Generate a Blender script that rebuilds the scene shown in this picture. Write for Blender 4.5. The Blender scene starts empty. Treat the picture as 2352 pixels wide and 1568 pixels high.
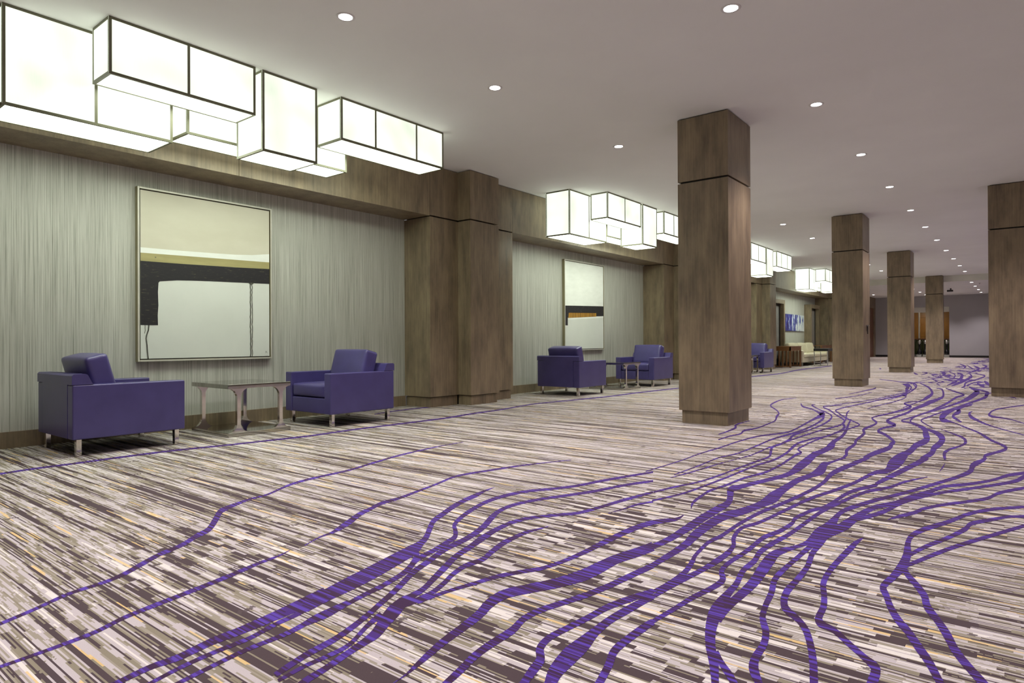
import bpy, bmesh, math, random
from mathutils import Vector, Matrix
random.seed(7)
SC = bpy.context.scene
COL = SC.collection

# ------------------------------------------------------------------ camera
FPX, YAW, PIT, ROL, SY = 1478.6, 0.67281889, 0.00412290, -0.00466766, -6.4283
CAMH = 1.05
def _basis():
    cy, sy, cp, sp = math.cos(YAW), math.sin(YAW), math.cos(PIT), math.sin(PIT)
    f = Vector((-sy * cp, cy * cp, sp)); r = Vector((cy, sy, 0)); u = r.cross(f)
    c, s = math.cos(ROL), math.sin(ROL)
    return c * r + s * u, -s * r + c * u, f
CR, CU, CF = _basis()
CAM = Vector((0, 0, CAMH))
cam = bpy.data.objects.new('camera', bpy.data.cameras.new('camera'))
COL.objects.link(cam)
M3 = Matrix((CR, CU, -CF)).transposed()
cam.matrix_world = Matrix.Translation(CAM) @ M3.to_4x4()
cam.data.sensor_fit = 'HORIZONTAL'; cam.data.sensor_width = 36.0
cam.data.lens = FPX / 2352 * 36.0
cam.data.shift_y = SY / 2352
cam.data.clip_end = 200
SC.camera = cam
def floor_pt(px, py, z=0.0):
    """photo pixel -> the point of the floor it shows"""
    d = CR * ((px - 1176) / FPX) + CU * (-(py - 784 - SY) / FPX) + CF
    return CAM + d * ((z - CAMH) / d.z)

# ------------------------------------------------------------------ world and exposure
w = bpy.data.worlds.new('world'); SC.world = w; w.use_nodes = True
w.node_tree.nodes['Background'].inputs[0].default_value = (0.9, 0.88, 0.9, 1)
w.node_tree.nodes['Background'].inputs[1].default_value = 0.05
SC.view_settings.view_transform = 'Standard'
SC.view_settings.look = 'None'
SC.view_settings.gamma = 1.0
SC.view_settings.use_curve_mapping = False
SC.view_settings.exposure = 1.45
DOWN_POWER, DOWN_COL = 94.0, (1.0, 0.885, 0.915)
BOX_COL = (0.905, 1.0, 0.82)
BOX_SIDE, BOX_BOTTOM = 0.43, 3.9

CEIL, JOINT, BASE = 3.88, 3.06, 0.165
XW, XF, XP = -8.0, -7.4, -7.12            # wallpaper, wood fascia, proud pilaster planes
FAR = 45.0; STEP_Y = 34.43; CEIL2 = 3.61

# ------------------------------------------------------------------ materials
def srgb(r, g, b):
    return tuple(((c / 255 + 0.055) / 1.055) ** 2.4 if c > 10 else c / 255 / 12.92 for c in (r, g, b)) + (1,)
class NT:
    def __init__(s, name):
        s.m = bpy.data.materials.new(name); s.m.use_nodes = True
        s.t = s.m.node_tree; s.b = s.t.nodes['Principled BSDF']
    def n(s, typ, **kw):
        nd = s.t.nodes.new(typ)
        for k, v in kw.items():
            if k.startswith('i_'):
                k = k[2:]; k = int(k) if k.isdigit() else k
                s.put(nd.inputs[k], v)
            else: setattr(nd, k, v)
        return nd
    def put(s, sock, v):
        if isinstance(v, bpy.types.NodeSocket): s.t.links.new(v, sock)
        else: sock.default_value = v
    def math(s, op, a, b=0.0, c=None):
        nd = s.n('ShaderNodeMath', operation=op); s.put(nd.inputs[0], a); s.put(nd.inputs[1], b)
        if c is not None: s.put(nd.inputs[2], c)
        return nd.outputs[0]
    def xyz(s, x, y, z):
        nd = s.n('ShaderNodeCombineXYZ')
        for i, v in enumerate((x, y, z)): s.put(nd.inputs[i], v)
        return nd.outputs[0]
    def pos(s):
        g = s.n('ShaderNodeNewGeometry'); p = s.n('ShaderNodeSeparateXYZ')
        s.t.links.new(g.outputs['Position'], p.inputs[0]); return p.outputs
    def noise(s, vec, scale=1.0, detail=2.0, rough=0.5):
        nd = s.n('ShaderNodeTexNoise'); s.put(nd.inputs['Vector'], vec)
        nd.inputs['Scale'].default_value = scale; nd.inputs['Detail'].default_value = detail
        nd.inputs['Roughness'].default_value = rough; return nd.outputs[0]
    def ramp(s, fac, stops, interp='LINEAR'):
        nd = s.n('ShaderNodeValToRGB'); cr = nd.color_ramp; cr.interpolation = interp
        while len(cr.elements) < len(stops): cr.elements.new(0.5)
        for e, (p, c) in zip(cr.elements, stops): e.position = p; e.color = c
        s.put(nd.inputs[0], fac); return nd.outputs[0]
    def mix(s, fac, a, b, mode='MIX'):
        nd = s.n('ShaderNodeMix', data_type='RGBA', blend_type=mode)
        s.put(nd.inputs[0], fac); s.put(nd.inputs[6], a); s.put(nd.inputs[7], b); return nd.outputs[2]
    def done(s, col=None, rough=0.6, metal=0.0, **kw):
        if col is not None: s.put(s.b.inputs['Base Color'], col)
        s.put(s.b.inputs['Roughness'], rough); s.b.inputs['Metallic'].default_value = metal
        for k, v in kw.items(): s.put(s.b.inputs[k.replace('_', ' ')], v)
        return s.m
    def bump(s, h, strength=0.2, dist=0.01):
        nd = s.n('ShaderNodeBump'); nd.inputs['Strength'].default_value = strength
        nd.inputs['Distance'].default_value = dist; s.put(nd.inputs['Height'], h)
        s.t.links.new(nd.outputs[0], s.b.inputs['Normal'])
def plain(name, rgb, rough=0.6, metal=0.0, var=0.06, scale=6.0):
    """a colour with a little procedural unevenness"""
    t = NT(name); p = t.n('ShaderNodeNewGeometry').outputs['Position']
    n = t.noise(p, scale, 3.0)
    a = tuple(c * (1 - var) for c in rgb[:3]) + (1,); b = tuple(min(1, c * (1 + var)) for c in rgb[:3]) + (1,)
    return t.done(t.ramp(n, [(0.3, a), (0.7, b)]), rough, metal)
def glow(name, rgb, strength):
    t = NT(name)
    p = t.n('ShaderNodeNewGeometry').outputs['Position']
    n = t.noise(p, 2.2, 1.0)
    x, y, z = t.pos()
    wv = t.noise(t.xyz(t.math('MULTIPLY', x, 260.0), t.math('MULTIPLY', y, 260.0), t.math('MULTIPLY', z, 9.0)), 1.0, 2.0)
    st = t.math('MULTIPLY', t.math('ADD', t.math('ADD', t.math('MULTIPLY', n, 0.9), t.math('MULTIPLY', wv, 0.16)), 0.45), strength)
    return t.done((0.35, 0.35, 0.32, 1), 0.8, 0.0, Emission_Color=tuple(rgb) + (1,), Emission_Strength=st)

def mk_wood(name, light, dark, rough=0.42):
    t = NT(name); x, y, z = t.pos()
    grain = t.noise(t.xyz(t.math('MULTIPLY', x, 42.0), t.math('MULTIPLY', y, 42.0), t.math('MULTIPLY', z, 1.3)), 1.0, 4.0, 0.6)
    blot = t.noise(t.xyz(t.math('MULTIPLY', x, 5.0), t.math('MULTIPLY', y, 5.0), t.math('MULTIPLY', z, 1.6)), 1.0, 4.0, 0.62)
    v = t.math('ADD', t.math('MULTIPLY', grain, 0.36), t.math('MULTIPLY', blot, 0.64))
    c = t.ramp(v, [(0.36, dark), (0.66, light)])
    t.bump(grain, 0.06, 0.002)
    return t.done(c, rough)
WOOD = mk_wood('stained_veneer', (0.31, 0.240, 0.150, 1), (0.145, 0.108, 0.072, 1))
WOOD_RED = mk_wood('red_brown_wood', (0.20, 0.075, 0.03, 1), (0.10, 0.035, 0.015, 1), 0.35)
AMBER = mk_wood('amber_wood', (0.20, 0.085, 0.008, 1), (0.13, 0.052, 0.004, 1), 0.35)
WALNUT = mk_wood('walnut', (0.26, 0.115, 0.04, 1), (0.14, 0.06, 0.02, 1), 0.35)
GAP = plain('dark_reveal', (0.012, 0.010, 0.008), 0.8)

def mk_wallpaper():
    t = NT('striped_wallpaper'); x, y, z = t.pos()
    s = t.math('ADD', y, x)
    a = t.noise(t.xyz(t.math('MULTIPLY', s, 100.0), 0.0, t.math('MULTIPLY', z, 0.8)), 1.0, 5.0, 0.75)
    b = t.noise(t.xyz(t.math('MULTIPLY', s, 9.0), 3.0, t.math('MULTIPLY', z, 0.25)), 1.0, 2.0, 0.5)
    v = t.math('ADD', t.math('MULTIPLY', a, 0.88), t.math('MULTIPLY', b, 0.12))
    c = t.ramp(v, [(0.34, (0.21, 0.21, 0.175, 1)), (0.47, (0.44, 0.44, 0.395, 1)), (0.62, (0.62, 0.62, 0.57, 1))])
    return t.done(c, 0.55)
WALLPAPER = mk_wallpaper()

def mk_ceiling():
    t = NT('ceiling_paint'); p = t.n('ShaderNodeNewGeometry').outputs['Position']
    n = t.noise(p, 0.9, 4.0, 0.5)
    return t.done(t.ramp(n, [(0.3, (0.84, 0.84, 0.83, 1)), (0.7, (0.88, 0.88, 0.87, 1))]), 0.85)
CEILM = mk_ceiling()
WALLGREY = plain('grey_wall_paint', (0.40, 0.39, 0.40), 0.8, var=0.03, scale=1.0)
WALLBEIGE = plain('beige_wall_paint', (0.42, 0.38, 0.36), 0.8, var=0.03, scale=1.0)
CREAM = plain('cream_paint', (0.72, 0.72, 0.64), 0.8, var=0.02)

def carpet_nodes(t):
    x, y, z = t.pos()
    yq = t.math('FLOOR', t.math('MULTIPLY', y, 150.0))
    jit = t.n('ShaderNodeTexWhiteNoise', noise_dimensions='1D'); t.put(jit.inputs['W'], yq)
    xq = t.math('FLOOR', t.math('ADD', t.math('MULTIPLY', x, 40.0), jit.outputs[0]))
    return x, y, yq, xq
def mk_carpet():
    t = NT('striped_carpet'); x, y, yq, xq = carpet_nodes(t)
    yr = t.math('MULTIPLY', yq, 1 / 150.0); xr = t.math('MULTIPLY', xq, 1 / 40.0)
    zone = t.noise(t.xyz(t.math('MULTIPLY', x, 0.55), t.math('MULTIPLY', y, 0.4), 9.0), 1.0, 1.0)
    zx = t.math('MULTIPLY_ADD', t.math('ABSOLUTE', t.math('ADD', x, 1.2)), -0.8, 1.5)
    mask = t.math('MINIMUM', t.math('MAXIMUM', t.math('MULTIPLY_ADD', t.math('SUBTRACT', zone, 0.5), 5.0, zx), 0.0), 1.0)
    n1 = t.noise(t.xyz(t.math('MULTIPLY', xr, 0.38), t.math('MULTIPLY', yr, 15.0), 0.0), 1.0, 2.0, 0.55)
    n2 = t.noise(t.xyz(t.math('MULTIPLY', xr, 0.55), t.math('MULTIPLY', yr, 95.0), 5.0), 1.0, 3.0, 0.65)
    v = t.math('ADD', t.math('MULTIPLY', n1, 0.42), t.math('MULTIPLY', n2, 0.58))
    # short blocks in the area of the winding lines
    by = t.math('FLOOR', t.math('MULTIPLY', y, 36.0))
    sh = t.n('ShaderNodeTexWhiteNoise', noise_dimensions='1D'); t.put(sh.inputs['W'], by)
    bx = t.math('FLOOR', t.math('ADD', t.math('MULTIPLY', x, 8.0), t.math('MULTIPLY', sh.outputs[0], 3.0)))
    wn = t.n('ShaderNodeTexWhiteNoise', noise_dimensions='3D'); t.put(wn.inputs['Vector'], t.xyz(bx, by, 2.0))
    wb = t.math('MULTIPLY', t.math('SUBTRACT', wn.outputs[0], 0.5), t.math('MULTIPLY', mask, 0.20))
    v = t.math('ADD', v, wb)
    dark = (0.066, 0.043, 0.048, 1); khaki = (0.255, 0.230, 0.160, 1)
    lav = (0.53, 0.49, 0.49, 1); white = (0.76, 0.73, 0.67, 1); khaki2 = (0.33, 0.30, 0.23, 1)
    c = t.ramp(v, [(0.0, dark), (0.465, khaki), (0.497, lav), (0.530, khaki2), (0.556, lav), (0.60, white)], 'CONSTANT')
    g = t.noise(t.xyz(t.math('MULTIPLY', xr, 1.3), t.math('MULTIPLY', yr, 34.0), 21.0), 1.0, 1.0)
    gold = t.math('MULTIPLY', t.math('GREATER_THAN', g, 0.665), t.math('GREATER_THAN', v, 0.475))
    c = t.mix(t.math('MULTIPLY', gold, 0.8), c, (0.78, 0.56, 0.22, 1))
    # transverse dark ticks
    tick = t.noise(t.xyz(t.math('MULTIPLY', xr, 24.0), t.math('MULTIPLY', yr, 4.0), 31.0), 1.0, 1.0)
    tk = t.math('MULTIPLY', t.math('GREATER_THAN', tick, 0.735), 0.85)
    c = t.mix(tk, c, (0.085, 0.060, 0.064, 1))
    pile = t.noise(t.n('ShaderNodeNewGeometry').outputs['Position'], 420.0, 2.0)
    c = t.mix(0.35, c, t.ramp(pile, [(0.25, (0.35, 0.35, 0.35, 1)), (0.75, (1, 1, 1, 1))]), 'MULTIPLY')
    t.bump(pile, 0.35, 0.004)
    return t.done(c, 0.95, 0.0)
def mk_ribbon():
    t = NT('violet_carpet_line'); x, y, yq, xq = carpet_nodes(t)
    n = t.noise(t.xyz(t.math('MULTIPLY', xq, 0.02), t.math('MULTIPLY', yq, 0.42), 3.0), 1.0, 2.0)
    c = t.ramp(n, [(0.0, (0.034, 0.007, 0.046, 1)), (0.47, (0.052, 0.015, 0.165, 1)), (0.56, (0.082, 0.038, 0.33, 1))], 'CONSTANT')
    pile = t.noise(t.n('ShaderNodeNewGeometry').outputs['Position'], 420.0, 2.0)
    t.bump(pile, 0.35, 0.004)
    return t.done(c, 0.95)
CARPET, RIBBON = mk_carpet(), mk_ribbon()

def mk_leather(name, a, b):
    t = NT(name); p = t.n('ShaderNodeNewGeometry').outputs['Position']
    n = t.noise(p, 5.0, 3.0); g = t.noise(p, 260.0, 2.0)
    t.bump(g, 0.10, 0.002)
    return t.done(t.ramp(n, [(0.3, a), (0.7, b)]), 0.30, Specular_IOR_Level=0.65)
LEATHER = mk_leather('violet_leather', (0.058, 0.047, 0.168, 1), (0.070, 0.058, 0.198, 1))
CREAMFAB = mk_leather('cream_upholstery', (0.55, 0.51, 0.36, 1), (0.62, 0.58, 0.42, 1))
CHROME = plain('chrome', (0.62, 0.58, 0.55), 0.10, 1.0, 0.05)
NICKEL = plain('smoked_nickel', (0.42, 0.40, 0.37), 0.07, 1.0, 0.04)
BLACK = plain('black_metal', (0.010, 0.010, 0.011), 0.4)
BLACKRUB = plain('black_rubber', (0.006, 0.006, 0.008), 0.25)
FRAMEBRONZE = plain('bronze_lamp_edge', (0.17, 0.165, 0.105), 0.5)
SHADE = glow('lit_fabric_shade', BOX_COL, BOX_SIDE)
SHADEB = glow('lit_bottom_diffuser', BOX_COL, BOX_BOTTOM)
LENS = glow('downlight_lens', (1.0, 0.97, 0.97), 9.0)
TRIM = plain('white_trim', (0.72, 0.70, 0.70), 0.4)
GOLDFRAME = plain('champagne_frame', (0.30, 0.27, 0.16), 0.45, 0.2)
SILVER = plain('pale_frame_lip', (0.62, 0.60, 0.54), 0.4, 0.2)
STEEL = plain('brushed_steel', (0.55, 0.55, 0.55), 0.3, 1.0)

# ------------------------------------------------------------------ builders
class MB:
    def __init__(s): s.v = []; s.f = []; s.mi = []; s.sm = []
    def add(s, vs, fs, mi=0, smooth=False):
        o = len(s.v); s.v += [tuple(v) for v in vs]
        for f in fs: s.f.append(tuple(i + o for i in f)); s.mi.append(mi); s.sm.append(smooth)
        return s
    def box(s, x0, x1, y0, y1, z0, z1, mi=0):
        vs = [(x, y, z) for z in (z0, z1) for y in (y0, y1) for x in (x0, x1)]
        return s.add(vs, [(0, 2, 3, 1), (4, 5, 7, 6), (0, 1, 5, 4), (2, 6, 7, 3), (0, 4, 6, 2), (1, 3, 7, 5)], mi)
    def rbox(s, x0, x1, y0, y1, z0, z1, r=0.02, seg=3, mi=0):
        bm = bmesh.new(); bmesh.ops.create_cube(bm, size=1.0)
        for v in bm.verts:
            v.co = Vector(((x0 + x1) / 2 + v.co.x * (x1 - x0), (y0 + y1) / 2 + v.co.y * (y1 - y0), (z0 + z1) / 2 + v.co.z * (z1 - z0)))
        bmesh.ops.bevel(bm, geom=bm.edges[:], offset=r, segments=seg, affect='EDGES', profile=0.5)
        bm.verts.index_update()
        s.add([v.co[:] for v in bm.verts], [[v.index for v in f.verts] for f in bm.faces], mi, True)
        bm.free(); return s
    def prism(s, pts, axis, a0, a1, mi=0, smooth=False):
        """polygon pts (2-D) extruded along axis ('x','y','z')"""
        def P(u, v, a): return {'x': (a, u, v), 'y': (u, a, v), 'z': (u, v, a)}[axis]
        n = len(pts)
        vs = [P(u, v, a0) for u, v in pts] + [P(u, v, a1) for u, v in pts]
        fs = [tuple(range(n))[::-1], tuple(range(n, 2 * n))] + [(i, (i + 1) % n, n + (i + 1) % n, n + i) for i in range(n)]
        return s.add(vs, fs, mi, smooth)
    def cyl(s, cx, cy, z0, z1, r, n=24, mi=0, r1=None):
        r1 = r if r1 is None else r1
        vs = [(cx + r * math.cos(2 * math.pi * i / n), cy + r * math.sin(2 * math.pi * i / n), z0) for i in range(n)]
        vs += [(cx + r1 * math.cos(2 * math.pi * i / n), cy + r1 * math.sin(2 * math.pi * i / n), z1) for i in range(n)]
        return s.add(vs, [tuple(range(n))[::-1], tuple(range(n, 2 * n))] + [(i, (i + 1) % n, n + (i + 1) % n, n + i) for i in range(n)], mi, False)
    def lathe(s, cx, cy, prof, n=24, mi=0):
        vs = [(cx + r * math.cos(2 * math.pi * i / n), cy + r * math.sin(2 * math.pi * i / n), z) for r, z in prof for i in range(n)]
        m = len(prof)
        fs = [(k * n + i, k * n + (i + 1) % n, (k + 1) * n + (i + 1) % n, (k + 1) * n + i) for k in range(m - 1) for i in range(n)]
        return s.add(vs, fs, mi, True)
    def cushion(s, hx, hy, hz, r=0.05, bulge=(0.01, 0.01, 0.03), n=10, mi=0, mat=None):
        """soft rounded box about the origin, then moved by mat"""
        bm = bmesh.new(); bmesh.ops.create_cube(bm, size=2.0)
        bmesh.ops.subdivide_edges(bm, edges=bm.edges[:], cuts=n, use_grid_fill=True)
        h = Vector((hx, hy, hz)); out = []
        for v in bm.verts:
            c = v.co.copy()
            # denser sampling near the edges
            q = Vector([math.copysign(1 - (1 - abs(k)) ** 1.6, k) for k in c])
            p = Vector((q.x * hx, q.y * hy, q.z * hz))
            core = Vector([max(-(h[i] - r), min(h[i] - r, p[i])) for i in range(3)])
            d = p - core
            if d.length > 1e-9: p = core + d.normalized() * r
            bx = (1 - q.y ** 2) * (1 - q.z ** 2); by = (1 - q.x ** 2) * (1 - q.z ** 2); bz = (1 - q.x ** 2) * (1 - q.y ** 2)
            p.x += math.copysign(bulge[0] * bx * abs(c.x) ** 3, c.x)
            p.y += math.copysign(bulge[1] * by * abs(c.y) ** 3, c.y)
            p.z += math.copysign(bulge[2] * bz * abs(c.z) ** 3, c.z)
            out.append((mat @ p)[:] if mat else p[:])
        bm.verts.index_update()
        s.add(out, [[v.index for v in f.verts] for f in bm.faces], mi, True)
        bm.free(); return s
    def build(s, name, mats, parent=None, wn=False):
        me = bpy.data.meshes.new(name); me.from_pydata(s.v, [], s.f)
        if not isinstance(mats, (list, tuple)): mats = [mats]
        for m in mats: me.materials.append(m)
        me.polygons.foreach_set('material_index', s.mi); me.polygons.foreach_set('use_smooth', s.sm)
        me.update()
        o = bpy.data.objects.new(name, me); COL.objects.link(o)
        if parent: o.parent = parent
        if wn:
            md = o.modifiers.new('weighted', 'WEIGHTED_NORMAL'); md.keep_sharp = False
        return o
def empty(name, loc=(0, 0, 0), rz=0.0):
    o = bpy.data.objects.new(name, None); COL.objects.link(o); o.location = loc; o.rotation_euler.z = rz
    o.empty_display_size = 0.2; return o
def tag(o, label, cat, group=None):
    o['label'] = label; o['category'] = cat
    if group: o['group'] = group
    return o
def struct(o, label=None):
    o['kind'] = 'structure'
    if label: o['label'] = label
    return o
def copy_tree(o, parent=None):
    c = o.copy(); COL.objects.link(c); c.parent = parent
    for ch in o.children: copy_tree(ch, c)
    return c

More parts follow.
